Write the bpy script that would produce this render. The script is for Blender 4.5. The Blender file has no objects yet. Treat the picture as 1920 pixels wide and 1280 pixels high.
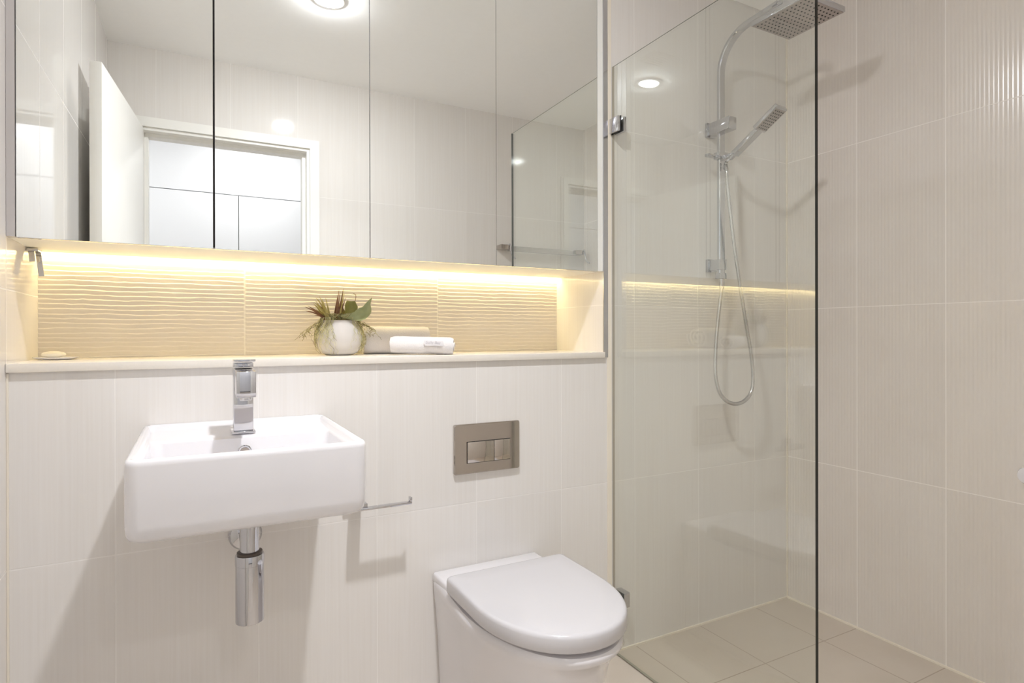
import bpy, bmesh, math, random
from mathutils import Vector, Matrix, noise
C = bpy.context.scene.collection
SC = bpy.context.scene
PI = math.pi
V = Vector

# ------------------------------------------------------------------ camera
cam_d = bpy.data.cameras.new('camera')
cam_d.sensor_width = 36.0
cam_d.lens = 1135.08 * 36.0 / 1920.0
cam_d.shift_x = -28.3245 / 1920.0
cam_d.shift_y = -12.6665 / 1920.0
cam_d.clip_start = 0.02
cam = bpy.data.objects.new('camera', cam_d)
C.objects.link(cam)
_r = V((0.87612237, -0.48208555, -0.00176765))
_u = V((0.00211294, 0.0001733, 0.99999775))
_f = V((0.48208416, 0.87612413, -0.00117045))
m4 = Matrix((( _r.x, _u.x, -_f.x, 0.35038735), (_r.y, _u.y, -_f.y, -1.66423616),
             (_r.z, _u.z, -_f.z, 1.08268988), (0, 0, 0, 1)))
cam.matrix_world = m4
SC.camera = cam

# ------------------------------------------------------------------ world, exposure
w = bpy.data.worlds.new('world'); SC.world = w; w.use_nodes = True
w.node_tree.nodes['Background'].inputs[0].default_value = (.9, .95, 1, 1)
w.node_tree.nodes['Background'].inputs[1].default_value = 0.15
vs = SC.view_settings
vs.view_transform = 'Standard'; vs.look = 'None'; vs.gamma = 1; vs.use_curve_mapping = False
vs.exposure = 0.94
cy = SC.cycles
cy.use_denoising = True
cy.max_bounces = 16; cy.diffuse_bounces = 8; cy.glossy_bounces = 10; cy.transparent_max_bounces = 24
cy.transmission_bounces = 8
cy.sample_clamp_indirect = 6.0
cy.caustics_reflective = True
cy.blur_glossy = 0.1

LAMP = 380.0       # bathroom downlight: glowing lens
BEAM = 3.2        # and its downward beam, watts
HALL = 165.0       # hall downlights
LED = 16.5         # strip under the mirror cabinet
LAMP_COL = (.955, .97, 1.0)
HALL_COL = (.99, .985, .99)
LED_COL = (1.0, .81, .41)

# ------------------------------------------------------------------ room measures (metres)
W = 2.4843         # room width
H = 2.37           # ceiling
YB = -1.523        # doorway wall, room side
GX = 1.6013        # glass screen
SH = 1.0215        # top of the niche shelf
ND = 0.30          # niche depth
UZ = 1.293         # underside of the mirror cabinet
RX = 1.5602        # right reveal of the niche
LX, LY = .797, -.742

# ------------------------------------------------------------------ materials
def lin(c):
    return tuple((x/12.92 if x <= .04045 else ((x+.055)/1.055)**2.4) for x in (v/255 for v in c)) + (1,)

class NT:
    def __init__(s, name):
        s.m = bpy.data.materials.new(name); s.m.use_nodes = True
        s.t = s.m.node_tree; s.b = s.t.nodes['Principled BSDF']; s.out = s.t.nodes['Material Output']
    def n(s, typ, **kw):
        x = s.t.nodes.new(typ)
        for k, v in kw.items(): setattr(x, k, v)
        return x
    def l(s, a, b): s.t.links.new(a, b)
    def math(s, op, a, b=None, c=None):
        x = s.n('ShaderNodeMath', operation=op)
        for i, v in enumerate((a, b, c)):
            if v is None: continue
            if isinstance(v, (int, float)): x.inputs[i].default_value = v
            else: s.l(v, x.inputs[i])
        return x.outputs[0]
    def mix(s, f, a, b):
        x = s.n('ShaderNodeMix', data_type='RGBA')
        for i, v in ((0, f), (6, a), (7, b)):
            if isinstance(v, (int, float, tuple)): x.inputs[i].default_value = v
            else: s.l(v, x.inputs[i])
        return x.outputs[2]
    def ramp(s, v, a, b, lo=0., hi=1.):
        x = s.n('ShaderNodeMapRange')
        s.l(v, x.inputs[0])
        for i, q in enumerate((a, b, lo, hi)): x.inputs[i+1].default_value = q
        return x.outputs[0]
    def noise(s, vec, scale, detail=2., rough=.5):
        x = s.n('ShaderNodeTexNoise'); x.inputs['Scale'].default_value = scale
        x.inputs['Detail'].default_value = detail; x.inputs['Roughness'].default_value = rough
        s.l(vec, x.inputs['Vector']); return x.outputs['Fac']
    def scaled(s, vec, sc):
        x = s.n('ShaderNodeMapping'); x.inputs['Scale'].default_value = sc
        s.l(vec, x.inputs['Vector']); return x.outputs[0]

def plain(name, col, rough=.5, metal=0., spec=.5, bump=None, coat=0.):
    k = NT(name)
    k.b.inputs['Base Color'].default_value = lin(col)
    k.b.inputs['Roughness'].default_value = rough
    k.b.inputs['Metallic'].default_value = metal
    k.b.inputs['Specular IOR Level'].default_value = spec
    k.b.inputs['Coat Weight'].default_value = coat
    tc = k.n('ShaderNodeTexCoord')
    sc, st, var = bump or (6, 0., .02)
    nz = k.noise(tc.outputs['Object'], sc, 3)
    a = lin(tuple(v*(1-var) for v in col)); b = lin(tuple(min(255, v*(1+var)) for v in col))
    k.l(k.mix(nz, a, b), k.b.inputs['Base Color'])
    if st:
        bp = k.n('ShaderNodeBump'); bp.inputs['Strength'].default_value = st
        bp.inputs['Distance'].default_value = .002
        k.l(nz, bp.inputs['Height']); k.l(bp.outputs[0], k.b.inputs['Normal'])
    return k.m

def tile(name, axis, c1, c2, grout, rough, offu, su, offv, sv, gw=.0022, streak=True, gv=None):
    """axis: the two world axes along the tile (u, v); grout lines every su from offu, sv from offv"""
    k = NT(name)
    geo = k.n('ShaderNodeNewGeometry'); sep = k.n('ShaderNodeSeparateXYZ'); k.l(geo.outputs['Position'], sep.inputs[0])
    def dist(ax, off, s):
        t = k.math('DIVIDE', k.math('SUBTRACT', sep.outputs['XYZ'.index(ax)], off), s)
        t = k.math('SUBTRACT', k.math('FRACT', k.math('ADD', t, .5)), .5)
        return k.math('MULTIPLY', k.math('ABSOLUTE', t), s)
    du, dv = dist(axis[0], offu, su), dist(axis[1], offv, sv)
    gm = k.math('MAXIMUM', k.ramp(du, gw/2, gw/2+.0006, 1, 0), k.ramp(dv, (gv or gw)/2, (gv or gw)/2+.0006, 1, 0))
    sc = [3., 3., 3.]
    if streak:
        sc['XYZ'.index(axis[0])] = 90.
        for i in range(3):
            if 'XYZ'[i] not in axis: sc[i] = 90.
        if 'Z' in axis: sc[2] = 1.6
    nz = k.noise(k.scaled(geo.outputs['Position'], tuple(sc)), 1.6, 4, .62)
    nz2 = k.noise(geo.outputs['Position'], 1.7, 2)
    col = k.mix(k.ramp(nz, .3, .7), lin(c1), lin(c2))
    # each tile a touch different
    cell = k.n('ShaderNodeTexWhiteNoise', noise_dimensions='2D'); cmb = k.n('ShaderNodeCombineXYZ')
    k.l(k.math('FLOOR', k.math('DIVIDE', k.math('SUBTRACT', sep.outputs['XYZ'.index(axis[0])], offu), su)), cmb.inputs[0])
    k.l(k.math('FLOOR', k.math('DIVIDE', k.math('SUBTRACT', sep.outputs['XYZ'.index(axis[1])], offv), sv)), cmb.inputs[1])
    k.l(cmb.outputs[0], cell.inputs['Vector'])
    hsv = k.n('ShaderNodeHueSaturation')
    k.l(k.ramp(cell.outputs['Value'], 0, 1, .975, 1.02), hsv.inputs['Value']); k.l(col, hsv.inputs['Color'])
    k.l(k.mix(gm, hsv.outputs[0], lin(grout)), k.b.inputs['Base Color'])
    k.l(k.ramp(gm, 0, 1, rough, .7), k.b.inputs['Roughness'])
    h = k.math('SUBTRACT', k.math('MULTIPLY', nz2, .10), k.math('MULTIPLY', gm, .35))
    bp = k.n('ShaderNodeBump'); bp.inputs['Strength'].default_value = .35; bp.inputs['Distance'].default_value = .002
    k.l(h, bp.inputs['Height']); k.l(bp.outputs[0], k.b.inputs['Normal'])
    return k.m

TC1, TC2, GR = (223, 219, 215), (227, 224, 221), (231, 228, 225)
M = {}
M['tile_y'] = tile('linen_tile', 'XZ', TC1, TC2, GR, .08, .1925, .3, .58, .6)
M['tile_x'] = tile('linen_tile_side', 'YZ', TC1, TC2, GR, .06, 0, .3, .58, .6)
M['tile_f'] = tile('linen_tile_front', 'XZ', TC1, TC2, GR, .06, .1815, .3, .58, .6)
M['rib'] = tile('ribbed_tile', 'YZ', (219, 212, 205), (222, 216, 210), (236, 231, 226), .2, 0, .3, .58, .6, .003, False, .0022)
M['ripple'] = tile('ripple_tile', 'XZ', (218, 211, 202), (223, 217, 209), (232, 227, 218), .3, .482, .6, 1.9, 2., .004, False)
M['floor'] = tile('floor_tile', 'XY', (198, 187, 174), (203, 193, 181), (174, 160, 146), .42, .1925, .3, 0, .3, .003, False)
M['ceiling'] = plain('ceiling_paint', (246, 246, 246), .8, bump=(40, .05, .006))
M['white_paint'] = plain('white_paint', (235, 234, 230), .45, bump=(8, 0, .006))
M['hall_paint'] = plain('hall_paint', (232, 233, 235), .6, bump=(8, 0, .006))
M['cupboard'] = plain('white_lacquer', (238, 239, 241), .3, bump=(3, 0, .004))
M['gap'] = plain('shadow_gap', (60, 58, 56), .8)
M['stone'] = plain('engineered_stone', (228, 222, 213), .22, bump=(220, 0, .015))
M['ceramic'] = plain('glazed_ceramic', (224, 222, 225), .06, coat=.3, bump=(3, 0, .004))
M['seat'] = plain('toilet_plastic', (203, 201, 204), .16, bump=(3, 0, .004))
M['chrome'] = plain('chrome', (204, 204, 208), .05, 1., bump=(5, 0, .01))
M['satin'] = plain('satin_metal', (205, 204, 204), .22, 1., bump=(60, .02, .02))
M['plate'] = plain('polished_nickel', (200, 193, 186), .07, 1., bump=(5, 0, .01))
M['alu'] = plain('aluminium_trim', (206, 206, 210), .18, 1., bump=(50, .01, .01))
M['dark'] = plain('black_rubber', (28, 26, 26), .6)
M['nozzle_face'] = plain('shower_face', (176, 166, 162), .3, .6, bump=(5, 0, .01))
M['filler_shade'] = plain('shaded_filler_paint', (188, 183, 181), .35, bump=(8, 0, .006))  # left filler strip: its shading is put into the colour as grey
M['seal'] = plain('grey_seal', (92, 84, 78), .35, .5)
M['silicone'] = plain('silicone', (232, 224, 210), .45)
M['towel'] = None
M['pot'] = plain('pot_glaze', (206, 201, 197), .12, bump=(14, .05, .02))
M['soap'] = plain('soap', (240, 234, 220), .35)
M['led_body'] = plain('led_profile', (225, 222, 215), .4)

def emit(name, col, strength):
    k = NT(name)
    e = k.n('ShaderNodeEmission'); e.inputs[0].default_value = (*col, 1); e.inputs[1].default_value = strength
    k.l(e.outputs[0], k.out.inputs['Surface'])
    k.t.nodes.remove(k.b); return k.m
M['lamp'] = emit('downlight_lens', LAMP_COL, LAMP)
M['hall_lamp'] = emit('hall_downlight_lens', HALL_COL, HALL)
M['led'] = emit('warm_led', LED_COL, LED)

def glass_mat():
    k = NT('clear_glass'); k.t.nodes.remove(k.b)
    tr = k.n('ShaderNodeBsdfTransparent'); tr.inputs[0].default_value = (.982, .990, .975, 1)
    gl = k.n('ShaderNodeBsdfGlossy'); gl.inputs['Roughness'].default_value = 0.0
    gl.inputs['Color'].default_value = (.96, 1, .97, 1)
    geo = k.n('ShaderNodeNewGeometry')
    fr = k.n('ShaderNodeFresnel')
    k.l(k.ramp(geo.outputs['Backfacing'], 0, 1, 1.62, 1/1.62), fr.inputs['IOR'])
    mx = k.n('ShaderNodeMixShader')
    k.l(fr.outputs[0], mx.inputs[0]); k.l(tr.outputs[0], mx.inputs[1]); k.l(gl.outputs[0], mx.inputs[2])
    k.l(mx.outputs[0], k.out.inputs['Surface'])
    return k.m
M['glass'] = glass_mat()
M['glass_seal'] = plain('clear_bottom_seal', (150, 146, 130), .3)
M['glass_side'] = plain('glass_wall_silicone', (170, 162, 150), .3)
M['glass_edge'] = plain('polished_glass_edge', (14, 20, 17), .12)

def mirror_mat():
    k = NT('silvered_mirror')
    k.b.inputs['Metallic'].default_value = 1
    k.b.inputs['Roughness'].default_value = 0.0
    k.b.inputs['Base Color'].default_value = (.93, .945, .93, 1)
    return k.m
M['mirror'] = mirror_mat()

def towel_mat():
    k = NT('terry_cotton')
    k.b.inputs['Base Color'].default_value = lin((240, 236, 236)); k.b.inputs['Roughness'].default_value = .95
    k.b.inputs['Sheen Weight'].default_value = .3
    tc = k.n('ShaderNodeTexCoord'); nz = k.noise(tc.outputs['Object'], 420, 3)
    k.l(k.mix(nz, lin((216, 212, 213)), lin((229, 226, 226))), k.b.inputs['Base Color'])
    bp = k.n('ShaderNodeBump'); bp.inputs['Strength'].default_value = .6; bp.inputs['Distance'].default_value = .002
    k.l(nz, bp.inputs['Height']); k.l(bp.outputs[0], k.b.inputs['Normal'])
    return k.m
M['towel'] = towel_mat()
M['print'] = plain('grey_towel_print', (212, 209, 211), .9)
M['print_dark'] = plain('dark_towel_print', (180, 176, 180), .9)

def leaf_mat(name, a, b, scale):
    k = NT(name)
    k.b.inputs['Roughness'].default_value = .5
    tc = k.n('ShaderNodeTexCoord'); nz = k.noise(tc.outputs['Object'], scale, 3)
    k.l(k.mix(k.ramp(nz, .35, .65), lin(a), lin(b)), k.b.inputs['Base Color'])
    k.b.inputs['Subsurface Weight'].default_value = 0
    return k.m
M['leaf_red'] = leaf_mat('bronze_leaf', (112, 70, 52), (156, 116, 76), 35)
M['leaf_olive'] = leaf_mat('olive_leaf', (172, 158, 84), (190, 178, 118), 35)
M['leaf_broad'] = leaf_mat('succulent_leaf', (158, 164, 120), (176, 180, 140), 25)
M['leaf_dark'] = leaf_mat('dark_olive_leaf', (122, 122, 58), (148, 146, 80), 25)
M['moss'] = leaf_mat('pale_moss', (178, 174, 122), (208, 203, 158), 90)
M['moss_dark'] = leaf_mat('dark_moss', (96, 88, 52), (140, 130, 82), 90)

# ------------------------------------------------------------------ mesh helpers
def bx(bm, x0, x1, y0, y1, z0, z1, bev=0., seg=2):
    vs_ = [bm.verts.new(p) for p in ((x0,y0,z0),(x1,y0,z0),(x1,y1,z0),(x0,y1,z0),(x0,y0,z1),(x1,y0,z1),(x1,y1,z1),(x0,y1,z1))]
    fs = [bm.faces.new([vs_[i] for i in q]) for q in ((3,2,1,0),(4,5,6,7),(0,1,5,4),(1,2,6,5),(2,3,7,6),(3,0,4,7))]
    if bev:
        es = list({e for f in fs for e in f.edges})
        bmesh.ops.bevel(bm, geom=es, offset=bev, segments=seg, profile=.5, affect='EDGES')
    return bm
def box(*a, **k): return bx(bmesh.new(), *a, **k)

def loft(bm, rings, cap0=True, cap1=True, closed=True):
    rr = [[bm.verts.new(p) for p in r] for r in rings]
    n = len(rr[0])
    for a, b in zip(rr, rr[1:]):
        for i in range(n if closed else n-1):
            j = (i+1) % n
            bm.faces.new((a[i], a[j], b[j], b[i]))
    if closed and cap0: bm.faces.new(list(reversed(rr[0])))
    if closed and cap1: bm.faces.new(rr[-1])
    return bm

def frame(d):
    d = V(d).normalized()
    a = V((0,0,1)) if abs(d.z) < .95 else V((1,0,0))
    u = d.cross(a).normalized(); return u, d.cross(u).normalized()
def tube(bm, pts, rad, n=14, caps=True):
    pts = [V(p) for p in pts]; rings = []
    u = None
    for i, p in enumerate(pts):
        d = (pts[min(i+1, len(pts)-1)] - pts[max(i-1, 0)]).normalized()
        if u is None: u, v = frame(d)
        else:
            u = (u - d*u.dot(d)).normalized(); v = d.cross(u)
        r = rad[i] if isinstance(rad, (list, tuple)) else rad
        rings.append([p + (u*math.cos(t)+v*math.sin(t))*r for t in (2*PI*k/n for k in range(n))])
    loft(bm, rings, caps, caps)
    bmesh.ops.recalc_face_normals(bm, faces=bm.faces)
    return bm
def lathe(bm, prof, cx, cy, n=40, axis='z', cz=0., caps=True):
    rings = []
    for r, h in prof:
        ring = []
        for k in range(n):
            t = 2*PI*k/n; a, b = r*math.cos(t), r*math.sin(t)
            if axis == 'z': ring.append((cx+a, cy+b, h))
            elif axis == 'y': ring.append((cx+a, h, cz+b))
            else: ring.append((h, cy+a, cz+b))
        rings.append(ring)
    loft(bm, rings, caps, caps)
    bmesh.ops.recalc_face_normals(bm, faces=bm.faces)
    return bm
def spline(pts, n=12):
    P = [V(p) for p in pts]; P = [P[0]*2-P[1]] + P + [P[-1]*2-P[-2]]; o = []
    for i in range(1, len(P)-2):
        a, b, c, d = P[i-1:i+3]
        for k in range(n):
            t = k/n
            o.append(.5*((2*b)+(c-a)*t+(2*a-5*b+4*c-d)*t*t+(3*b-a-3*c+d)*t**3))
    return o + [P[-2]]

def obj(name, bm, mat, parent=None, smooth=False, ang=None):
    me = bpy.data.meshes.new(name)
    bmesh.ops.recalc_face_normals(bm, faces=bm.faces)
    bm.to_mesh(me); bm.free()
    for m_ in (mat if isinstance(mat, (list, tuple)) else [mat]): me.materials.append(m_)
    o = bpy.data.objects.new(name, me); C.objects.link(o)
    if smooth:
        for p in me.polygons: p.use_smooth = True
        me.set_sharp_from_angle(angle=math.radians(ang or 40))
    if parent is not None:
        o.parent = parent
        r = parent; T = V(r.location)
        while r.parent is not None: r = r.parent; T += V(r.location)
        o.location = -T
    return o
def thing(name, label, cat, loc, group=None):
    o = bpy.data.objects.new(name, None); C.objects.link(o)
    o.location = loc; o.empty_display_size = .05
    return tag(o, label, cat, group)
def tag(o, label, cat, group=None):
    o['label'] = label; o['category'] = cat
    if group: o['group'] = group
    return o
def struct(name, bm, mat, label=None, parent=None, **k):
    o = obj(name, bm, mat, parent, **k)
    if parent is None: o['kind'] = 'structure'
    if label: o['label'] = label; o['category'] = name.split('_')[0]
    return o

# ------------------------------------------------------------------ room shell
HB, HL, HR, HH = -3.2, -1.1, 2.3, 2.55          # hall beyond the doorway
struct('floor', box(HL-.1, W+.1, HB-.1, .35, -.1, 0), M['floor'], 'taupe square floor tiles with thin darker joints')
struct('ceiling', box(-.1, W+.1, YB-.05, .45, H, H+.08), M['ceiling'], 'plain off-white painted bathroom ceiling')

bm = box(-.1, W+.1, 0, .40, 0, SH-.02)
bx(bm, RX, W+.1, 0, .40, SH-.02, H)
bx(bm, -.1, RX, ND+.006, .40, SH-.02, H)
struct('wall_back', bm, M['tile_y'], 'cream linen-look tiled wall behind basin, toilet and shower')
struct('wall_left', box(-.1, 0, YB-.097, .40, 0, H), M['tile_x'], 'cream tiled wall on the left of the basin')

# ribbed shower wall: real vertical flutes, 24 to a tile
bm = bmesh.new()
ys = []; nr = 24
y = .02
rib = []
ytop, ybot = 0.0, YB
npt = 8
tot = int(math.ceil(-ybot/.3))
for t in range(tot):
    y0 = -.3*t
    rib.append((y0, 0.)); rib.append((y0-.0016, 0.))
    span = .3-.0032
    for k in range(nr*npt+1):
        u = k/(nr*npt); a = (k % npt)/npt
        rib.append((y0-.0016-span*u,     .0009*(.5-.5*math.cos(2*PI*a))**.8))
ring = [r for r in rib if r[0] >= ybot-.02]
a = [bm.verts.new((W-d, yy, 0)) for yy, d in ring]; b = [bm.verts.new((W-d, yy, H)) for yy, d in ring]
for i in range(len(ring)-1): bm.faces.new((a[i], b[i], b[i+1], a[i+1]))
bx(bm, W+.001, W+.1, YB-.097, .40, 0, H)
struct('wall_right', bm, M['rib'], 'beige vertically ribbed tile wall in the shower', smooth=True, ang=60)

# wall with the doorway
DX0, DX1, DZ = .118, .838, 2.016
bm = box(-.1, DX0, YB-.097, YB, 0, H); bx(bm, DX1, W+.1, YB-.097, YB, 0, H); bx(bm, DX0, DX1, YB-.097, YB, DZ, H)
struct('wall_front', bm, M['tile_f'], 'cream tiled wall around the doorway')
# door lining + architrave
bm = box(DX1, DX1+.044, YB+.0003, YB+.012, 0, DZ+.042); bx(bm, DX0-.044, DX0, YB+.0003, YB+.012, 0, DZ+.042)
bx(bm, DX0+.0002, DX1-.0002, YB+.0003, YB+.012, DZ, DZ+.042)
struct('trim_1', bm, M['white_paint'], 'white painted door architrave')
bm = box(DX1-.014, DX1-.0004, YB-.10, YB, 0, DZ-.0004); bx(bm, DX0+.0004, DX0+.014, YB-.10, YB, 0, DZ-.0004); bx(bm, DX0+.0142, DX1-.0142, YB-.10, YB, DZ-.014, DZ-.0004)
bx(bm, DX1-.03, DX1-.0142, YB-.099, YB-.045, 0, DZ-.0142); bx(bm, DX0+.0142, DX0+.03, YB-.099, YB-.045, 0, DZ-.0142)
bx(bm, DX0+.0302, DX1-.0302, YB-.099, YB-.045, DZ-.030, DZ-.0142)
struct('trim_2', bm, M['white_paint'], 'white door lining with a stop bead')

# door leaf, open against the left wall
hx, hy = DX0+.014, YB+.008
ang = math.radians(95.5)
def leafpt(s, t, z):      # s along the leaf, t through its thickness (towards the left wall)
    d = V((math.cos(ang), math.sin(ang), 0)); n_ = V((-math.sin(ang), math.cos(ang), 0))
    p = V((hx, hy, 0)) + d*s + n_*t; return V((p.x, p.y, z))
def leafbox(s0, s1, t0, t1, z0, z1):
    b_ = box(s0, s1, t0, t1, z0, z1, bev=.0015)
    for v_ in b_.verts: v_.co = leafpt(v_.co.x, v_.co.y, v_.co.z)
    return b_
dr = struct('door_1', leafbox(0, .688, 0, .036, .008, 2.012), M['white_paint'], 'white flush door standing open against the left wall', smooth=True)
hb = leafbox(.600, .612, -.045, 0, .994, 1.006)
b2 = leafbox(.49, .612, -.052, -.040, .992, 1.008); me_ = bpy.data.meshes.new('t'); b2.to_mesh(me_); hb.from_mesh(me_); b2.free()
struct('door_handle', hb, M['chrome'], parent=dr)

# hall: white walls, ceiling, cupboards
struct('wall_hall_back', box(HL-.1, HR+.1, HB-.3, HB-.02, 0, HH), M['hall_paint'], 'white hall wall behind the cupboards')
struct('wall_hall_left', box(HL-.1, HL, HB-.3, YB-.097, 0, HH), M['hall_paint'], 'white left hall wall')
struct('wall_hall_right', box(HR, HR+.1, HB-.3, YB-.097, 0, HH), M['hall_paint'], 'white right hall wall')
bm = box(HL-.1, DX0, YB-.112, YB-.098, 0, HH); bx(bm, DX1, HR+.1, YB-.112, YB-.098, 0, HH); bx(bm, DX0, DX1, YB-.112, YB-.098, DZ, HH)
struct('wall_hall_front', bm, M['hall_paint'], 'white hall side of the doorway wall')
struct('ceiling_hall', box(HL-.1, HR+.1, HB-.3, YB-.097, HH, HH+.08), M['ceiling'], 'white hall ceiling')
cb = thing('hall_cupboard', 'white flat-fronted hall cupboard seen in the mirror through the doorway', 'cupboard', (.59, HB, 0))
obj('carcass', box(HL+.001, HR-.001, HB-.018, HB-.006, .0, 2.45), M['gap'], cb)
xs = [HL+.003, -.55, .02, .59, 1.16, 1.73, HR-.003]
for a_, b_ in zip(xs, xs[1:]):
    obj('door', box(a_+.002, b_-.002, HB-.006, HB+.014, .06, 2.097, bev=.001), M['cupboard'], cb)
obj('pelmet', box(HL+.003, HR-.003, HB-.006, HB+.014, 2.102, 2.45, bev=.001), M['cupboard'], cb)

# silicone joints in the shower corner and along the floor
struct('trim_3', box(GX+.006, W-.001, -.006, -.0003, 0, .006), M['silicone'], 'pale silicone joint along the shower back wall')
struct('trim_4', box(W-.007, W-.0005, YB+.001, -.006, 0, .006), M['silicone'], 'pale silicone joint along the ribbed wall')
struct('trim_5', box(W-.006, W-.0005, -.005, -.0003, .006, H-.001), M['silicone'], 'pale vertical silicone joint in the shower corner')
struct('trim_6', box(0.0003, .004, -.004, -.0003, 0, SH-.021), M['silicone'], 'pale vertical joint in the left corner')
struct('trim_7', box(RX-.002, RX+.016, -.004, -.0003, SH-.018, H-.001), M['alu'], 'aluminium tile edge strip right of the mirror cabinet')
struct('trim_8', box(.004, 1.59, -.006, -.0003, 0, .006), M['silicone'], 'pale floor joint under the basin')
struct('trim_9', box(1.574, 1.592, -.0022, -.0003, 0, H-.001), M['silicone'], 'pale vertical edge strip beside the glass screen')

# rippled niche back: wavering horizontal ridges, real relief
bm = bmesh.new()
NX, z0, z1 = 620, SH, UZ+.04
pitch = .0125
NZ = 300
rows = []
random.seed(4)
kinks = {}
for r in range(40):
    kinks[r] = [(random.uniform(0, 1.56), random.uniform(.006, .016), random.uniform(-.0022, .0022)) for _ in range(5)]
for j in range(NZ+1):
    z = z0+(z1-z0)*j/NZ; row = []
    for i in range(NX+1):
        x = RX*i/NX
        tl = math.floor((x-.482)/.6)
        k = int((z-z0)/pitch)
        dz = .0030*noise.noise(V((x*9+tl*7.3, z*40, 3.1))) +   .0016*noise.noise(V((x*38, z*90, 9.)))
        for (kx, kw, ka) in kinks[(k+tl*5) % 40]:
            if abs(x-kx) < kw*3: dz += ka*math.exp(-((x-kx)/kw)**2)
        ph = (z+dz-z0)/pitch + tl*.37
        f = ph-math.floor(ph)
        g = abs((x-.482)/.6 - round((x-.482)/.6))*.6
        h = .0015*(f/.86)**.9 if f < .86 else .0015*(1-(f-.86)/.14)
        if g < .002: h = .0005
        row.append(bm.verts.new((x, ND-h, z)))
    rows.append(row)
for a, b in zip(rows, rows[1:]):
    for i in range(NX): bm.faces.new((a[i], a[i+1], b[i+1], b[i]))
struct('wall_niche', bm, M['ripple'], 'cream tiles with wavering horizontal ridges at the back of the lit niche', smooth=True, ang=75)

# ------------------------------------------------------------------ niche shelf, cabinet, LED
sh = obj('niche_shelf', box(.0005, RX-.0003, -.011, ND-.003, SH-.0195, SH, bev=.0015), M['stone'], smooth=True)
tag(sh, 'off-white stone ledge running along the lit niche above the basin', 'shelf')

mc = thing('mirror_cabinet', 'wall-wide mirror cabinet with four frameless mirror doors over the niche', 'cabinet', (.78, .15, UZ))
obj('body', box(.0005, RX-.0006, .016, .272, UZ, H-.004), M['white_paint'], mc)
obj('filler_strip', box(.0005, .0150, -.001, .016, UZ+.0005, H-.004), M['filler_shade'], mc)
obj('filler_strip', box(1.5365, RX-.0026, -.001, .016, UZ+.0005, H-.004), M['white_paint'], mc)
th = -.00726
for x0_, x1_ in ((.0165, .3920), (.3956, .7730), (.7752, 1.1585), (1.1602, 1.5350)):
    bmd = box(x0_, x1_, 0, .0155, UZ-.001, H-.006, bev=.0006, seg=1)
    c_ = V(((x0_+x1_)/2, 0, 0)); R_ = Matrix.Rotation(th, 3, 'Z')
    for v_ in bmd.verts: v_.co = R_ @ (v_.co-c_) + c_ + V((0, (v_.co.z-1.8)*.00163, 0))
    bmesh.ops.recalc_face_normals(bmd, faces=bmd.faces)
    for f_ in bmd.faces: f_.material_index = 0 if f_.normal.y < -.9 else 1
    obj('mirror_door', bmd, [M['mirror'], M['satin']], mc)

obj('shadow_gap', box(.3900, .3975, .0158, .01595, UZ+.004, H-.008), M['dark'], mc)  # dark strip painted in as the shade between the first two doors
ls = thing('led_strip_light', 'warm glowing LED strip under the back edge of the mirror cabinet', 'light', (.78, .29, UZ))
obj('profile', box(.003, RX-.004, .2725, .2950, UZ+.017, UZ+.022), M['led_body'], ls)
obj('diffuser', box(.004, RX-.005, .2760, .2900, UZ+.013, UZ+.0169), M['led'], ls)

# ------------------------------------------------------------------ wash basin
def rrect(x0, x1, y0, y1, r, z, n=6):
    o = []
    for cx, cy, a0 in ((x1-r, y1-r, 0), (x0+r, y1-r, 90), (x0+r, y0+r, 180), (x1-r, y0+r, 270)):
        for k in range(n+1):
            t = math.radians(a0+90*k/n); o.append((cx+r*math.cos(t), cy+r*math.sin(t), z))
    return o
BX0, BX1, BY0, BY1, BZ0, BZ1 = .246, .652, -.462, -.0008, .727, .872
wb = thing('wash_basin', 'white rectangular ceramic basin hung on the tiled wall below the niche', 'basin', (.449, 0, BZ0))
bm = bmesh.new()
rings = []
def outer(ins, z, r=.022): return rrect(BX0+ins, BX1-ins, BY0+ins, BY1-ins*.05, r, z)
rings.append(outer(.030, BZ0, .02)); rings.append(outer(.014, BZ0+.001, .022)); rings.append(outer(.006, BZ0+.006)); rings.append(outer(.002, BZ0+.014)); rings.append(outer(.0005, BZ0+.03))
rings.append(outer(0, BZ1-.012)); rings.append(outer(.0005, BZ1-.006)); rings.append(outer(.003, BZ1-.0015)); rings.append(outer(.007, BZ1, .018))
# inner: shallow tray level then the bowl behind the tap ledge
def inner(x0, x1, y0, y1, z, r=.02): return rrect(x0, x1, y0, y1, r, z)
rings.append(inner(BX0+.011, BX1-.011, BY0+.011, BY1-.012, BZ1-.0008, .016))
rings.append(inner(BX0+.015, BX1-.015, BY0+.015, BY1-.017, BZ1-.007, .016))
rings.append(inner(BX0+.018, BX1-.018, BY0+.018, BY1-.03, BZ1-.0135, .018))
rings.append(inner(BX0+.021, BX1-.021, BY0+.021, BY1-.155, BZ1-.0155, .02))
rings.append(inner(BX0+.023, BX1-.023, BY0+.023, BY1-.166, BZ1-.021, .022))
rings.append(inner(BX0+.028, BX1-.028, BY0+.028, BY1-.174, BZ1-.06, .026))
rings.append(inner(BX0+.036, BX1-.036, BY0+.036, BY1-.182, BZ1-.108, .03))
rings.append(inner(BX0+.060, BX1-.060, BY0+.060, BY1-.206, BZ1-.122, .03))
rings.append(inner(.449-.03, .449+.03, -.32-.03, -.32+.03, BZ1-.125, .028))
loft(bm, rings)
obj('bowl', bm, M['ceramic'], wb, smooth=True, ang=50)
OY = BY1-.1735; OZ = .822
bm = bmesh.new()
lathe(bm, [(.0135, OY-.001), (.0145, OY-.004), (.0125, OY-.0065), (.0100, OY-.005), (.0095, OY+.004)], .449, 0, 28, 'y', OZ, caps=False)
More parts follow.
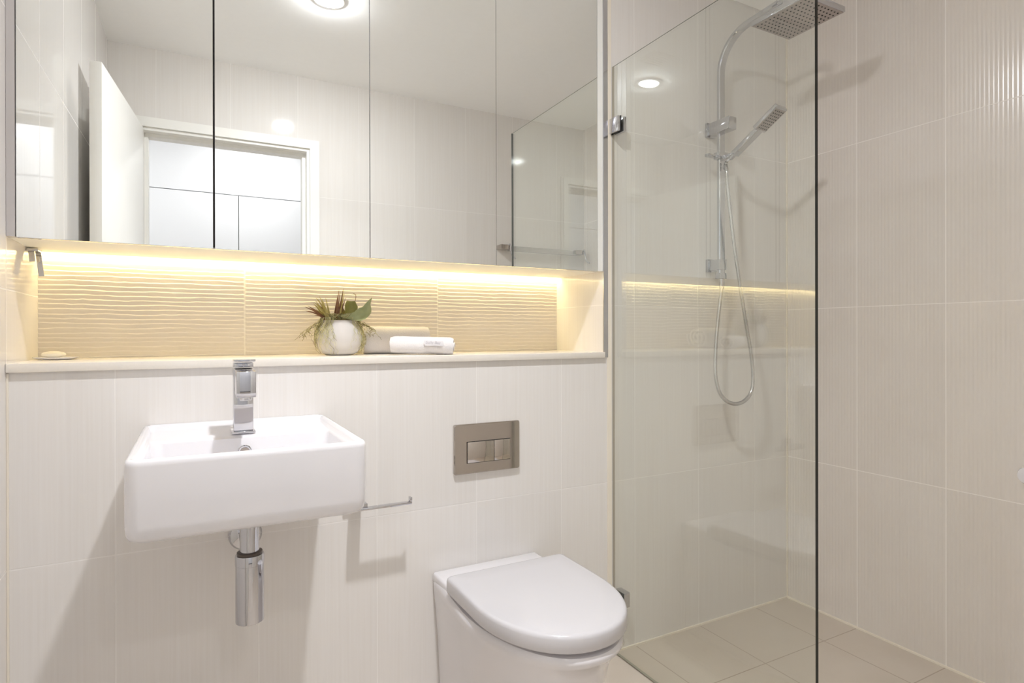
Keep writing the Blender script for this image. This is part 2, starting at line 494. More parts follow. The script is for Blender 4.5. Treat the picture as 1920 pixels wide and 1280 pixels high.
obj('overflow_ring', bm, M['chrome'], wb, smooth=True)
obj('overflow_hole', lathe(bmesh.new(), [(.0096, OY-.0036), (.0096, OY+.0)], .449, 0, 24, 'y', OZ), M['plate'], wb)
bm = lathe(bmesh.new(), [(.031, BZ1-.1245), (.031, BZ1-.121), (.026, BZ1-.119), (.001, BZ1-.118)], .449, -.32, 28)
obj('waste_plug', bm, M['chrome'], wb, smooth=True)

# ------------------------------------------------------------------ mixer tap
TX = .4485
tp = thing('basin_tap', 'square chrome mixer tap standing on the back ledge of the basin', 'tap', (TX, -.125, BZ1-.0145))
zt = BZ1-.0128
obj('base_plate', box(TX-.0245, TX+.0245, -.158, -.098, zt, zt+.005, bev=.001), M['chrome'], tp, smooth=True)
obj('body', box(TX-.0205, TX+.0205, -.153, -.105, zt+.005, zt+.147, bev=.002), M['chrome'], tp, smooth=True)
bm = box(TX-.0195, TX+.0195, -.238, -.152, zt+.098, zt+.1465, bev=.002)
for v_ in bm.verts:
    if v_.co.y < -.2: v_.co.z -= .010 if v_.co.z < zt+.12 else .002
obj('spout', bm, M['chrome'], tp, smooth=True)
obj('aerator', lathe(bmesh.new(), [(.0115, zt+.081), (.0122, zt+.0825), (.0122, zt+.095)], TX, -.2205, 24), M['satin'], tp, smooth=True)
bm = box(TX-.0205, TX+.0205, -.153, -.105, zt+.1490, zt+.1595, bev=.0015)
obj('cartridge_block', bm, M['chrome'], tp, smooth=True)
bm = box(TX-.0215, TX+.0215, -.197, -.100, zt+.1600, zt+.1655, bev=.0015)
for v_ in bm.verts: v_.co.z += (-.105-v_.co.y)*.04
obj('lever', bm, M['chrome'], tp, smooth=True)
obj('indicator_dot', lathe(bmesh.new(), [(.003, -.1532), (.003, -.1538)], TX, 0, 16, 'y', zt+.1545), M['ceramic'], tp)

# ------------------------------------------------------------------ bottle trap
XT, YT = .4555, -.22
tr = thing('bottle_trap', 'chrome bottle trap hanging under the basin and piped to the wall', 'trap', (XT, YT, .46))
bm = lathe(bmesh.new(), [(.0265, .4605), (.0285, .462), (.0288, .465), (.0288, .585), (.0293, .5855), (.0293, .604), (.0285, .6065), (.024, .607)], XT, YT, 44)
obj('bottle', bm, M['chrome'], tr, smooth=True, ang=30)
bm = lathe(bmesh.new(), [(.0255, .6068), (.0255, .612), (.0205, .6135)], XT, YT, 40)
obj('seal_nut', bm, M['seal'], tr, smooth=True)
bm = lathe(bmesh.new(), [(.0195, .6135), (.0195, .705), (.025, .7055), (.025, .7262)], XT, YT, 36)
obj('tail_pipe', bm, M['chrome'], tr, smooth=True, ang=30)
bm = tube(bmesh.new(), [(XT+.004, YT+.025, .590), (XT+.006, -.012, .585)], .016, 24)
obj('wall_pipe', bm, M['chrome'], tr, smooth=True, ang=30)
bm = lathe(bmesh.new(), [(.0385, -.0006), (.0385, -.004), (.034, -.010), (.0175, -.014)], XT+.006, 0, 40, 'y', .585)
obj('wall_flange', bm, M['chrome'], tr, smooth=True, ang=30)

# ------------------------------------------------------------------ toilet
TC = 1.122
def dshape(hw, y0, y1, z, cx=TC, n=28, rc=.02, pw=2.12):
    """D outline: straight back at y0 with rounded corners, superelliptic front ending at y1"""
    o = []
    L = (y0-y1); ys_ = y0-L*.42
    for k in range(5):
        t = math.radians(90*k/4); o.append((cx+hw-rc+rc*math.sin(PI/2-t), y0-rc+rc*math.sin(t), z))
    for k in range(5):
        t = math.radians(90+90*k/4); o.append((cx-hw+rc+rc*math.cos(t), y0-rc+rc*math.sin(t), z))
    for k in range(n+1):
        t = PI+PI*k/n
        ca, sa = math.cos(t), math.sin(t)
        x = cx+hw*math.copysign(abs(ca)**(2/pw), ca); yy = ys_-(ys_-y1)*abs(sa)**(2/pw)
        o.append((x, yy, z))
    return o
wc = thing('toilet', 'white back-to-wall toilet with a closed D-shaped lid', 'toilet', (TC, -.3, 0))
bm = bmesh.new()
zr = [(0, .150, -.480), (.012, .152, -.484), (.10, .153, -.492), (.22, .159, -.512), (.31, .166, -.540), (.350, .170, -.570), (.366, .171, -.588), (.376, .170, -.588), (.3820, .166, -.583)]
loft(bm, [dshape(hw, -.0012, y1, z, rc=.012) for z, hw, y1 in zr])
for v_ in bm.verts:
    k_ = min(1, max(0, (-.10-v_.co.y)/.16)); h_ = min(1, max(0, (v_.co.z-.05)/.3))
    v_.co.x = TC+(v_.co.x-TC)*(1+.085*k_*k_*(3-2*k_)*h_)
bx(bm, TC-.1708, TC+.1708, -.152, -.0013, .366, .3975, bev=.008, seg=3)
obj('pan', bm, M['ceramic'], wc, smooth=True, ang=50)
bm = bmesh.new()
loft(bm, [dshape(hw, -.150, y1, z, rc=.012) for z, hw, y1 in ((.384, .158, -.548), (.3850, .163, -.556), (.3925, .163, -.556), (.3935, .160, -.550))])
obj('seat', bm, M['seat'], wc, smooth=True, ang=50)
bm = bmesh.new()
loft(bm, [dshape(hw, y0, y1, z, rc=.014) for z, hw, y0, y1 in ((.394, .180, -.142, -.582), (.3955, .1830, -.139, -.586), (.399, .184, -.138, -.588), (.425, .1835, -.138, -.587), (.4305, .182, -.139, -.585), (.4335, .179, -.142, -.581), (.4350, .173, -.148, -.574), (.4358, .12, -.2, -.52))])
obj('lid', bm, M['seat'], wc, smooth=True, ang=50)

# ------------------------------------------------------------------ flush plate
fp = thing('flush_plate', 'polished metal dual flush plate on the wall above the toilet', 'flush plate', (1.125, 0, .742))
bm = bmesh.new()
def xzr(x0, x1, z0, z1, r, y, n=5): return [(p[0], y, p[1]) for p in [(q[0], q[1]) for q in rrect(x0, x1, z0, z1, r, 0, n)]]
loft(bm, [xzr(1.0165, 1.2335, .669, .816, .006, -.0006), xzr(1.0165, 1.2335, .669, .816, .006, -.009), xzr(1.0185, 1.2315, .671, .814, .005, -.0115)])
obj('plate', bm, M['plate'], fp, smooth=True, ang=30)
obj('button_recess', box(1.0555, 1.1995, -.0122, -.0114, .7000, .7645), M['dark'], fp)
obj('flush_button', box(1.0570, 1.1435, -.0150, -.0124, .7015, .7630, bev=.001), M['plate'], fp, smooth=True)
obj('flush_button', box(1.1448, 1.1980, -.0150, -.0124, .7015, .7630, bev=.001), M['plate'], fp, smooth=True)

# ------------------------------------------------------------------ toilet roll holder
rh = thing('toilet_roll_holder', 'empty chrome toilet roll bar on the wall between basin and toilet', 'toilet roll holder', (.72, 0, .63))
obj('wall_plate', box(.700, .748, -.010, -.0006, .607, .653, bev=.0015), M['chrome'], rh, smooth=True)
obj('arm', box(.716, .748, -.074, -.010, .622, .640, bev=.0015), M['chrome'], rh, smooth=True)
bm = box(.716, .866, -.082, -.066, .6235, .6305, bev=.0015)
bx(bm, .860, .866, -.082, -.066, .6305, .643, bev=.0015)
obj('bar', bm, M['chrome'], rh, smooth=True)

# ------------------------------------------------------------------ shower screen
ss = thing('shower_screen', 'frameless clear glass shower panel standing between toilet and shower', 'glass screen', (GX, -.385, 0))
bm = box(GX-.005, GX+.005, -.768, -.0006, .004, 1.99)
bmesh.ops.recalc_face_normals(bm, faces=bm.faces)
for f_ in bm.faces: f_.material_index = 0 if abs(f_.normal.x) > .9 else 1 if f_.normal.y < -.9 else 2 if abs(f_.normal.z) > .9 else 3
tf = [f_ for f_ in bm.faces if f_.normal.z > .9][0]
lo = [e for e in tf.edges if abs(e.verts[0].co.y-e.verts[1].co.y) < .01]
r_ = bmesh.ops.bisect_plane(bm, geom=[tf]+list(tf.edges)+list(tf.verts), plane_co=(GX-.0015, 0, 0), plane_no=(1, 0, 0))
r_ = bmesh.ops.bisect_plane(bm, geom=bm.faces[:]+bm.edges[:]+bm.verts[:], plane_co=(GX+.0010, 0, 0), plane_no=(1, 0, 0))
for f_ in bm.faces:
    if f_.normal.z > .9: f_.material_index = 1 if abs(f_.calc_center_median().x-GX) < .0012 else 0
obj('glass_panel', bm, [M['glass'], M['glass_edge'], M['glass_seal'], M['glass_side']], ss)
def clamp(z, e=.017):
    c_ = bx(bmesh.new(), GX-.017, GX-.0055, -.050, -.0008, z-.025, z+.025, bev=.0015)
    bx(c_, GX+.0055, GX+e, -.050, -.0008, z-.025, z+.025, bev=.0015)
    k_ = obj('wall_clamp', c_, M['chrome'], ss, smooth=True)
    g_ = bx(bmesh.new(), GX-.0073, GX-.0052, -.052, -.0009, z-.027, z+.025)
    if z > 1: obj('gasket', g_, M['dark'], k_)
clamp(1.784); clamp(.190, .030)

# ------------------------------------------------------------------ shower column
SX = 2.0545
sc_ = thing('shower_column', 'chrome shower column with square overhead rose on the back shower wall', 'shower', (SX, -.05, 1.34))
# flat rectangular riser that bends forward
path = [(-.0525, 1.30), (-.0525, 1.60), (-.0525, 1.98), (-.0525, 2.035)]
Rb = .135
for k in range(1, 15):
    t = math.radians(86*k/14); path.append((-.0525-Rb*(1-math.cos(t)), 2.035+Rb*math.sin(t)))
yl, zl = path[-1]
t = math.radians(86); d_ = (-math.sin(t), math.cos(t))
path.append((yl+d_[0]*.13, zl+d_[1]*.13))
rings = []
for i, (yy, zz) in enumerate(path):
    a = path[max(i-1, 0)]; b = path[min(i+1, len(path)-1)]
    dy, dz = b[0]-a[0], b[1]-a[1]; L = math.hypot(dy, dz); ny, nz_ = -dz/L, dy/L
    hw, ht = .0148, .0075; ring = []
    for sx, sy in ((-1,-.6),(-.8,-1),(.8,-1),(1,-.6),(1,.6),(.8,1),(-.8,1),(-1,.6)):
        ring.append((SX+sx*hw, yy+ny*sy*ht, zz+nz_*sy*ht))
    rings.append(ring)
bm = bmesh.new(); loft(bm, rings)
obj('riser_pipe', bm, M['chrome'], sc_, smooth=True, ang=35)
HYC, HXC, HZ = -.352, 2.0745, 2.105
hd = obj('overhead_rose', box(HXC-.0965, HXC+.0935, HYC-.113, HYC+.096, HZ, HZ+.018, bev=.002), [M['chrome']], sc_, smooth=True)
obj('rose_face', box(HXC-.093, HXC+.090, HYC-.109, HYC+.092, HZ-.0012, HZ-.0001), M['nozzle_face'], hd)
bm = bmesh.new()
for i in range(11):
    for j in range(12):
        x, yy = HXC-.0800+.157*i/10, HYC-.098+.179*j/11
        lathe(bm, [(.0024, HZ-.0026), (.0028, HZ-.0011)], x, yy, 8)
obj('nozzle_grid', bm, M['dark'], hd)
bm = lathe(bmesh.new(), [(.012, HZ+.018), (.012, HZ+.07)], SX, HYC+.02, 20)
tube(bm, [(SX, yl+d_[0]*.13+.012, zl+d_[1]*.13), (SX, HYC+.02, HZ+.068)], .0115, 16)
obj('rose_joint', bm, M['chrome'], sc_, smooth=True)
obj('diverter_block', box(2.0305, 2.0700, -.112, -.012, 1.8195, 1.8645, bev=.002), M['chrome'], sc_, smooth=True)
obj('diverter_plate', box(2.0265, 2.0740, -.012, -.0006, 1.8155, 1.8685, bev=.002), M['chrome'], sc_, smooth=True)
bm = box(2.033, 2.072, -.064, -.012, 1.317, 1.356, bev=.0015)
bx(bm, 2.039, 2.070, -.0655, -.038, 1.284, 1.306, bev=.0015)
obj('inlet_elbow', bm, M['chrome'], sc_, smooth=True)
obj('inlet_plate', box(2.029, 2.076, -.012, -.0006, 1.313, 1.360, bev=.0015), M['chrome'], sc_, smooth=True)
# holder for the hand shower: clamp round the riser with a cross arm
bm = box(2.030, 2.079, -.068, -.040, 1.722, 1.748, bev=.002)
bx(bm, 2.058, 2.0745, -.104, -.066, 1.724, 1.740, bev=.002)
obj('hand_shower_holder', bm, M['chrome'], sc_, smooth=True)
bm = box(1.985, 2.030, -.060, -.040, 1.727, 1.737, bev=.0015)
obj('holder_lever', bm, M['chrome'], sc_, smooth=True)

# hand shower
hs = thing('hand_shower', 'chrome hand shower with small rectangular head clipped to the shower column', 'hand shower', (2.0586, -.112, 1.73))
A_ = V((2.0575, -.1145, 1.728)); B_ = V((2.0640, -.305, 1.836))
dd = (B_-A_).normalized()
nn = V((-.06, -.65, -.76)); nn = (nn-dd*nn.dot(dd)).normalized()
ww = dd.cross(nn).normalized()
def hsb(s0, s1, w0, w1, n0, n1, bev=.002, taper=0.):
    b_ = box(s0, s1, w0, w1, n0, n1, bev=bev)
    for v_ in b_.verts:
        s_, a, n_ = v_.co; v_.co = A_ + dd*s_ + ww*a + nn*n_
    return b_
obj('handle', hsb(.0, .128, -.0140, .0140, -.009, .009), M['chrome'], hs, smooth=True)
hh = obj('spray_head', hsb(.118, .222, -.0265, .0265, -.008, .008), M['chrome'], hs, smooth=True)
obj('spray_face', hsb(.126, .216, -.0235, .0235, .0082, .0092, bev=0), M['nozzle_face'], hh)
bm = bmesh.new()
for i in range(8):
    for j in range(5):
        c_ = A_ + dd*(.133+.075*i/7) + ww*(-.0175+.035*j/4) + nn*.0100
        lathe(bm, [(.0021, -.0005), (.0021, .0005)], 0, 0, 7)
        for v_ in bm.verts[-14:] if False else []: pass
        bm.verts.ensure_lookup_table()
        for v_ in bm.verts[len(bm.verts)-14:]:
            q = v_.co.copy(); v_.co = c_ + dd*q.x + ww*q.y + nn*q.z
obj('nozzle_grid', bm, M['dark'], hh)
bm = tube(bmesh.new(), [A_+dd*.002, A_-dd*.022], [.0095, .0075], 18)
obj('hose_connector', bm, M['chrome'], hs, smooth=True)

# hose: ribbed steel
hp = [(2.0535, -.056, 1.283), (2.0535, -.056, 1.25), (2.045, -.056, 1.20), (2.026, -.060, 1.10), (2.012, -.066, 1.02), (2.003, -.074, .94), (2.012, -.082, .875),
      (2.045, -.088, .838), (2.090, -.092, .826), (2.135, -.094, .838), (2.168, -.094, .873), (2.174, -.094, .935), (2.163, -.093, 1.02), (2.138, -.090, 1.14),
      (2.112, -.088, 1.27), (2.086, -.087, 1.40), (2.066, -.087, 1.52), (2.050, -.088, 1.62), (2.041, -.093, 1.668), A_-dd*.045, A_-dd*.02]
pts = spline(hp, 26)
rr_ = [.0064+.0006*(1 if i % 2 else -1) for i in range(len(pts))]
ho = obj('shower_hose', tube(bmesh.new(), pts, rr_, 12), M['satin'], smooth=True, ang=80)
tag(ho, 'ribbed steel shower hose looping down from the column and back up', 'hose')
obj('hose_nut', lathe(bmesh.new(), [(.0085, 1.248), (.0105, 1.255), (.0105, 1.2835)], 2.0535, -.056, 20), M['chrome'], ho, smooth=True)
q = A_-dd*.045
obj('hose_nut', tube(bmesh.new(), [q+V((-.004, .0, -.022)), q+V((-.002, 0, -.008))], .0085, 16), M['chrome'], ho, smooth=True)

# mixer knob at the right edge of the picture
mk = thing('shower_mixer', 'pale round shower mixer knob on the ribbed wall at the right picture edge', 'shower mixer', (W, -.818, .672))
bm = lathe(bmesh.new(), [(.020, W-.0012), (.020, W-.006), (.014, W-.008)], 0, -.818, 32, 'x', .672)
obj('wall_rose', bm, M['chrome'], mk, smooth=True)
bm = lathe(bmesh.new(), [(.013, W-.008), (.0145, W-.020), (.0235, W-.024), (.0250, W-.034), (.022, W-.040), (.004, W-.042)], 0, -.832, 32, 'x', .672)
obj('knob', bm, M['ceramic'], mk, smooth=True)

# ------------------------------------------------------------------ towel rail on the doorway wall (seen in the mirror)
ra = thing('towel_rail', 'chrome towel rail with curved hooks beside the doorway, seen in the mirror', 'towel rail', (2.14, YB, 1.59))
for x in (1.905, 2.415):
    obj('wall_post', box(x-.030, x+.030, YB+.0006, YB+.062, 1.577, 1.604, bev=.002), M['plate'], ra, smooth=True)
    hk = [(x+.026, YB+.060, 1.608), (x+.027, YB+.070, 1.595), (x+.028, YB+.074, 1.565), (x+.032, YB+.086, 1.535), (x+.040, YB+.104, 1.520)]
    obj('hook', tube(bmesh.new(), spline(hk, 8), .0045, 12), M['chrome'], ra, smooth=True)
obj('rail', box(1.93, 2.39, YB+.030, YB+.050, 1.570, 1.600, bev=.003), M['satin'], ra, smooth=True)

# ------------------------------------------------------------------ robe hook inside the niche
rk = thing('robe_hook', 'two-pronged metal robe hook on the left wall inside the lit niche', 'hook', (.0, .2, 1.26))
obj('wall_plate', box(.0006, .0235, .172, .214, 1.2832, 1.2900, bev=.0012), M['satin'], rk, smooth=True)
def strap(pts, wv, th_):
    rings = []; P = [V(p) for p in pts]
    for i, p in enumerate(P):
        d = (P[min(i+1, len(P)-1)]-P[max(i-1, 0)]).normalized(); wd = V(wv); n_ = d.cross(wd).normalized()
        rings.append([p+wd*a+n_*b for a, b in ((.5, th_), (.5, -th_), (-.5, -th_), (-.5, th_))])
    for r in rings: pass
    return loft(bmesh.new(), rings)
obj('prong', strap(spline([(.0170, .212, 1.2875), (.0178, .207, 1.281), (.0195, .204, 1.272), (.0215, .205, 1.25), (.0245, .205, 1.226)], 6), (.011, 0, .0009), .0022), M['satin'], rk, smooth=True)
obj('prong', strap(spline([(.0085, .180, 1.2875), (.0090, .178, 1.282), (.0105, .176, 1.275), (.0120, .175, 1.258)], 6), (.011, 0, .0009), .0022), M['satin'], rk, smooth=True)

# ------------------------------------------------------------------ downlights, vent
def downlight(name, x, y, z, mat, label, r=.043, group=None, beam=0.):
    t_ = thing(name, label, 'ceiling light', (x, y, z), group)
    obj('trim_ring', lathe(bmesh.new(), [(r+.001, z-.0035), (r+.004, z-.0055), (r+.013, z-.0045), (r+.015, z-.0006), (r+.001, z-.0006), (r+.001, z-.0035)], x, y, 48, caps=False), M['white_paint'], t_, smooth=True)
    bm_ = bmesh.new(); rg = []
    for q in range(7):
        f_ = math.sin(PI/2*q/6.3); rr_ = (r+.0016)*math.cos(PI/2*q/6.3)
        rg.append([(x+rr_*math.cos(2*PI*k/40), y+rr_*math.sin(2*PI*k/40), z-.0035-.012*f_) for k in range(40)])
    loft(bm_, rg, False, True)
    obj('lens', bm_, mat, t_, smooth=True)
    if beam:
        ld = bpy.data.lights.new('beam', 'AREA'); ld.shape = 'DISK'; ld.size = 2*r-.02; ld.energy = beam
        ld.color = LAMP_COL; ld.spread = math.radians(105)
        lo_ = bpy.data.objects.new('beam', ld); C.objects.link(lo_); lo_.parent = t_; lo_.location = (0, 0, -.0165)
    return t_
downlight('ceiling_downlight', LX, LY, H, M['lamp'], 'round recessed ceiling downlight over the basin, seen in the mirror', beam=BEAM)
downlight('hall_downlight', .70, -2.72, HH, M['hall_lamp'], 'round downlight in the hall ceiling opposite the doorway', .05)
downlight('hall_downlight', -.45, -2.45, HH, M['hall_lamp'], 'round downlight in the hall ceiling left of the doorway', .05)

ev = thing('exhaust_vent', 'square white ceiling exhaust vent, faintly mirrored in the glass screen', 'vent', (.945, -.515, H))
obj('frame', box(.885, 1.005, -.575, -.455, H-.006, H-.0006, bev=.0015), M['white_paint'], ev)
for k in range(6):
    obj('slat', box(.893, .997, -.567+.018*k, -.557+.018*k, H-.0085, H-.0062), M['ceiling'], ev)

# ------------------------------------------------------------------ things on the shelf
Z0 = SH+.0004
sd = thing('soap_dish', 'small cream soap bar on a saucer in the left corner of the shelf', 'soap dish', (.055, .2, Z0))
bm = lathe(bmesh.new(), [(.020, Z0), (.030, Z0+.0012), (.037, Z0+.005), (.0375, Z0+.0062), (.030, Z0+.0045), (.004, Z0+.0035)], .0, 0, 36)
for v_ in bm.verts: v_.co.x = .053+v_.co.x*1.25; v_.co.y = .2+v_.co.y
obj('saucer', bm, M['ceramic'], sd, smooth=True)
bm = bmesh.new(); bmesh.ops.create_uvsphere(bm, u_segments=28, v_segments=14, radius=1)
for v_ in bm.verts: v_.co = V((.048+v_.co.x*.025, .2+v_.co.y*.017, Z0+.0125+v_.co.z*.0085))
obj('soap_bar', bm, M['soap'], sd, smooth=True)

# rolled towels
def rolled(cx, cy, L, rx, rz, z0, yaw, turns=2.4, seed=0, lean=0.):
    """one spiral-wound sheet, axis along x, slightly flattened where it lies"""
    rnd = random.Random(seed); thk = rz/(turns+.7)*.86
    n = int(turns*30); sec = []
    for i in range(n+1):
        a = 2*PI*turns*i/n; f = .16+.84*(i/n)
        sec.append((a, f))
    def pt(a, f, off, u):
        wob = 1+.03*noise.noise(V((a*1.3, u*3+seed*5, seed)))
        r1 = (rx*f*wob+off); r2 = (rz*f*wob+off)
        return r1*math.cos(a), r2*math.sin(a)
    nx = 26; rings = []
    a0 = -PI/2+.55
    for k in range(nx+1):
        u = k/nx; ex = min(u, 1-u)*L; e = min(1., ex/.012); sh_ = .93+.07*math.sqrt(1-(1-e)**2)
        ring = []
        for (a, f) in sec: ring.append((*pt(a+a0, f*sh_, 0, u), f))
        for (a, f) in reversed(sec): ring.append((*pt(a+a0, f*sh_, -thk*(.62 if f < 1 else .6), u), f))
        rr3 = []
        for (py, pz, f) in ring:
            x = (u-.5)*L + (.010*(1-f) if k == nx else -.008*(1-f) if k == 0 else 0)
            zz = max(pz, -rz*.86) + lean*x
            rr3.append(V((x, py, zz)))
        rings.append(rr3)
    bm_ = bmesh.new(); loft(bm_, rings)
    lo = min(v_.co.z for v_ in bm_.verts)
    R_ = Matrix.Rotation(yaw, 3, 'Z')
    for v_ in bm_.verts:
        v_.co = R_ @ v_.co + V((cx, cy, z0-lo))
    return bm_
t1 = obj('rolled_towel', rolled(.909, .216, .200, .056, .0545, Z0, math.radians(-4), 2.2, 1), M['towel'], smooth=True, ang=50)
tag(t1, 'larger rolled white towel behind the small one, next to the potted plant', 'towel', 'rolled white towels on the shelf')
t2 = obj('rolled_towel', rolled(.948, .072, .180, .0345, .0315, Z0, math.radians(-25), 2.3, 2, -.03), M['towel'], smooth=True, ang=50)
tag(t2, 'smaller rolled white towel with grey print lying in front of the larger one', 'towel', 'rolled white towels on the shelf')
# woven print on the front of the small towel
def wrap(bm_, cx, lift):
    R_ = Matrix.Rotation(math.radians(-25), 3, 'Z')
    for v_ in bm_.verts:
        x, h = v_.co.x, v_.co.y
        a = PI + h     # angle round the roll, measured from the front
        p = V((x, .0347*math.cos(a)*(1+lift), -.0318*math.sin(a)*(1+lift)-.03*x))
        p = R_ @ p
        v_.co = p + V((.948, .072, Z0+.0275))
    return bm_
bm = bmesh.new()
gx_, gz_ = 30, 10
gv = [[bm.verts.new((.012+.056*i/gx_ - .004*j/gz_, .02+.46*j/gz_, 0)) for i in range(gx_+1)] for j in range(gz_+1)]
for j in range(gz_):
    for i in range(gx_): bm.faces.new((gv[j][i], gv[j][i+1], gv[j+1][i+1], gv[j+1][i]))
obj('woven_label', wrap(bm, 0, .03), M['print'], t2, smooth=True)
fc = bpy.data.curves.new('f', 'FONT'); fc.body = 'Sully Bay'; fc.size = .0125; fc.resolution_u = 3
fo = bpy.data.objects.new('f', fc); C.objects.link(fo)
dg = bpy.context.evaluated_depsgraph_get(); me_ = bpy.data.meshes.new_from_object(fo.evaluated_get(dg))
bm = bmesh.new(); bm.from_mesh(me_); bpy.data.objects.remove(fo)
bmesh.ops.subdivide_edges(bm, edges=[e for e in bm.edges if e.calc_length() > .004], cuts=2)
for v_ in bm.verts: v_.co = V((.014+v_.co.x*.98, .2+v_.co.y*26, 0))
obj('lettering', wrap(bm, 0, .05), M['print_dark'], t2)

# potted plant
PX, PY = .7275, .172
pp = thing('potted_plant', 'artificial succulents with trailing moss in a round white pot on the shelf', 'plant', (PX, PY, Z0))
prof = [(.030, 0), (.040, .001), (.050, .006), (.059, .018), (.0648, .036), (.0662, .052), (.0640, .070), (.0590, .086), (.0530, .098), (.0520, .1015), (.0490, .1015), (.0480, .098), (.0500, .088), (.001, .086)]
obj('pot', lathe(bmesh.new(), [(r*.995, Z0+h) for r, h in prof], PX, PY, 48), M['pot'], pp, smooth=True, ang=60)
rnd = random.Random(11)
bm = bmesh.new(); bmesh.ops.create_icosphere(bm, subdivisions=3, radius=1)
for v_ in bm.verts:
    v_.co = V((PX+v_.co.x*.047, PY+v_.co.y*.047, Z0+.096+v_.co.z*.013))+V((0, 0, .006*noise.noise(v_.co*5)))
obj('soil_moss', bm, M['moss_dark'], pp, smooth=True)
def blade(bm_, base, d0, d1, L, wd, n=9, thick=.12):
    """tapering channelled leaf that starts along d0 and bends to d1"""
    p = V(base); d0 = V(d0).normalized(); d1 = V(d1).normalized(); rings = []
    for i in range(n+1):
        t = i/n; d = (d0*(1-t)+d1*t).normalized()
        s_ = d.cross(V((.3, -.9, .25))).normalized(); nr_ = d.cross(s_)
        ww_ = wd*(1-t)**.75*(.75+.5*math.sin(min(1, t*2.2)*PI/2)*.5)+.0003
        rings.append([p-s_*ww_+nr_*ww_*.35, p+nr_*-ww_*thick, p+s_*ww_+nr_*ww_*.35, p+nr_*ww_*(thick+.1)])
        p = p+d*(L/n)
    loft(bm_, rings)
b1 = bmesh.new(); b2 = bmesh.new()
bc = V((PX-.026, PY-.012, Z0+.100))
spec = [(-88, 2, .064), (-78, 14, .070), (-70, 4, .058), (-62, 24, .060), (-54, 34, .066), (-47, 40, .052), (-40, 48, .070), (-30, 56, .066), (-22, 66, .060), (-14, 62, .068),
        (-5, 74, .060), (2, 82, .076), (6, 78, .082), (10, 84, .080), (14, 80, .078), (18, 82, .083), (22, 76, .074), (27, 72, .062), (34, 66, .056), (-84, -6, .045), (-35, 30, .045), (12, 66, .05), (-66, 40, .058), (-58, 50, .064), (-44, 30, .06), (-36, 68, .058), (-26, 48, .062), (20, 58, .052), (30, 74, .06), (-72, 26, .056)]
for i, (az, el, L) in enumerate(spec):
    # az: lean left(-)/right(+), el: rise
    yy = rnd.uniform(-.6, .25)
    e = math.radians(max(el, 12)); sgn = -1 if az < 0 else 1
    lean = math.cos(e)
    d0 = V((sgn*lean*.7, yy*.35, math.sin(e)+.45)); d1 = V((sgn*(lean*1.0+.02), yy*.5, math.sin(math.radians(el))))
    off = V((rnd.uniform(-.008, .008)+(.016 if az > 0 else -.004), rnd.uniform(-.01, .01), -.004))
    red = (az > 0 and i % 4) or i in (0, 1, 2, 3, 5, 19)
    blade(b1 if red else b2, bc+off, d0, d1, L*1.2, .0032 if az > 0 else .0048)
obj('bronze_leaf_tuft', b1, M['leaf_red'], pp, smooth=True, ang=60)
obj('olive_leaf_tuft', b2, M['leaf_olive'], pp, smooth=True, ang=60)
def broad(pts, wids, up, name, mat):
    P = spline(pts, 8); n = len(P)-1; rings = []
    for i, p in enumerate(P):
        t = i/n; k = t*(len(wids)-1); a = int(min(k, len(wids)-2)); w_ = wids[a]+(wids[a+1]-wids[a])*(k-a)
        d = (P[min(i+1, n)]-P[max(i-1, 0)]).normalized(); s_ = d.cross(V(up)).normalized(); n_ = s_.cross(d)
        ring = []
        for q in range(9):
            u = -1+2*q/8; ring.append(p+s_*u*w_+n_*(abs(u)**1.8*w_*.55))
        for q in range(9):
            u = 1-2*q/8; ring.append(p+s_*u*w_*.98+n_*(abs(u)**1.8*w_*.55-.0016*(1-u*u)-.0003))
        rings.append(ring)
    b_ = bmesh.new(); loft(b_, rings)
    return obj(name, b_, mat, pp, smooth=True, ang=60)
z = Z0+.1
broad([(PX-.012, PY-.03, z+.014), (PX+.018, PY-.042, z+.009), (PX+.046, PY-.045, z+.010), (PX+.066, PY-.042, z+.027), (PX+.075, PY-.040, z+.050), (PX+.086, PY-.040, z+.070)],
      [.002, .011, .021, .018, .007, .0005], (0, -.75, .6), 'broad_leaf', M['leaf_broad'])
broad([(PX+.030, PY-.010, z), (PX+.031, PY-.006, z+.022), (PX+.032, PY+.0, z+.042), (PX+.033, PY+.004, z+.060)], [.012, .018, .019, .012], (0, -1, .1), 'broad_leaf', M['leaf_dark'])
broad([(PX+.018, PY+.006, z), (PX+.010, PY+.008, z+.024), (PX+.005, PY+.010, z+.048)], [.006, .010, .001], (0, -1, .1), 'broad_leaf', M['leaf_olive'])
broad([(PX+.05, PY-.01, z), (PX+.068, PY-.004, z+.02), (PX+.085, PY+.002, z+.042), (PX+.089, PY+.002, z+.056)], [.008, .010, .005, .0005], (0, -1, .3), 'broad_leaf', M['leaf_broad'])
tube_pts = spline([(PX+.040, PY+.01, z+.02), (PX+.048, PY+.01, z+.06), (PX+.050, PY+.01, z+.078), (PX+.043, PY+.01, z+.084)], 6)
obj('tendril', tube(bmesh.new(), tube_pts, .0008, 6), M['leaf_red'], pp, smooth=True)
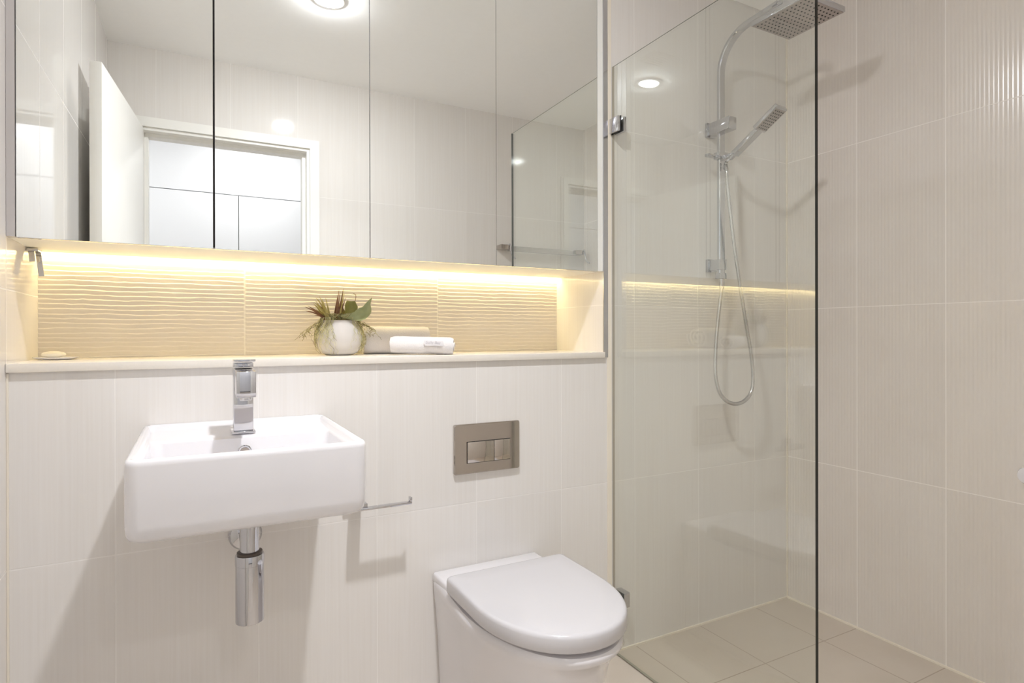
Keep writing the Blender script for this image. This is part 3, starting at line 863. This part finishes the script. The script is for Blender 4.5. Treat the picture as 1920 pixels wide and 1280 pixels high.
# trailing moss: curled strands over the rim and down the pot
def potr(h):
    for (r0, h0), (r1, h1) in zip(prof, prof[1:10]):
        if h0 <= h <= h1 and h1 > h0: return r0+(r1-r0)*(h-h0)/(h1-h0)
    return .05
ms = bmesh.new(); ml = bmesh.new()
for s_i in range(110):
    a = rnd.choice([rnd.uniform(140, 250), rnd.uniform(170, 235), rnd.uniform(290, 400), rnd.uniform(305, 370)])
    a = math.radians(a); h = .101; pts_ = []
    lift = .004; flare = rnd.random() < .28
    nst = rnd.randint(14, 30); ph = rnd.uniform(0, 6)
    a_dr = rnd.uniform(-.02, .02); r_ = .046
    for k in range(nst):
        rr0 = potr(max(h, .002))
        if k < 3: r_ = .040+.006*k; hh_ = .104+.003*k
        else:
            lift += rnd.uniform(.0, .0032) if flare else rnd.uniform(-.0004, .0006); lift = max(.0018, min(lift, .05 if flare else .006))
            h -= rnd.uniform(.0015, .0058) if not flare else rnd.uniform(-.0005, .0045); h = max(h, .004)
            r_ = rr0+lift; hh_ = h
        a += a_dr+.05*math.sin(k*1.1+ph)
        p_ = V((PX+r_*math.cos(a), PY+r_*math.sin(a), Z0+hh_+.0008*math.sin(k*2.3+ph)))
        p_.y = min(p_.y, .288)
        if p_.x > PX+.07: p_.y = min(p_.y, .145)
        pts_.append(p_)
        if flare and k > 6 and rnd.random() < .16:
            e_ = p_+V((rnd.uniform(-.012, .012), rnd.uniform(-.006, .002), -rnd.uniform(.003, .014)))
            tube(ms, [p_, (p_+e_)/2+V((.002, 0, .001)), e_], .0005, 4)
    tube(ms if (s_i % 3 == 0) else ml, spline(pts_, 3), .00045, 4)
for s_i in range(90):
    a = rnd.uniform(0, 2*PI); r0 = .04*math.sqrt(rnd.random()); c_ = V((PX+r0*math.cos(a), PY+r0*math.sin(a)-.004, Z0+.106))
    pts_ = [c_+V((rnd.uniform(-.016, .016), rnd.uniform(-.014, .008), rnd.uniform(-.004, .016))) for _ in range(5)]
    tube(ms if s_i % 3 == 0 else ml, spline(pts_, 4), .0006, 4)
o_ = obj('trailing_moss', ml, M['moss'], pp, smooth=True); o_['kind'] = 'stuff'
o_ = obj('trailing_moss', ms, M['moss_dark'], pp, smooth=True); o_['kind'] = 'stuff'
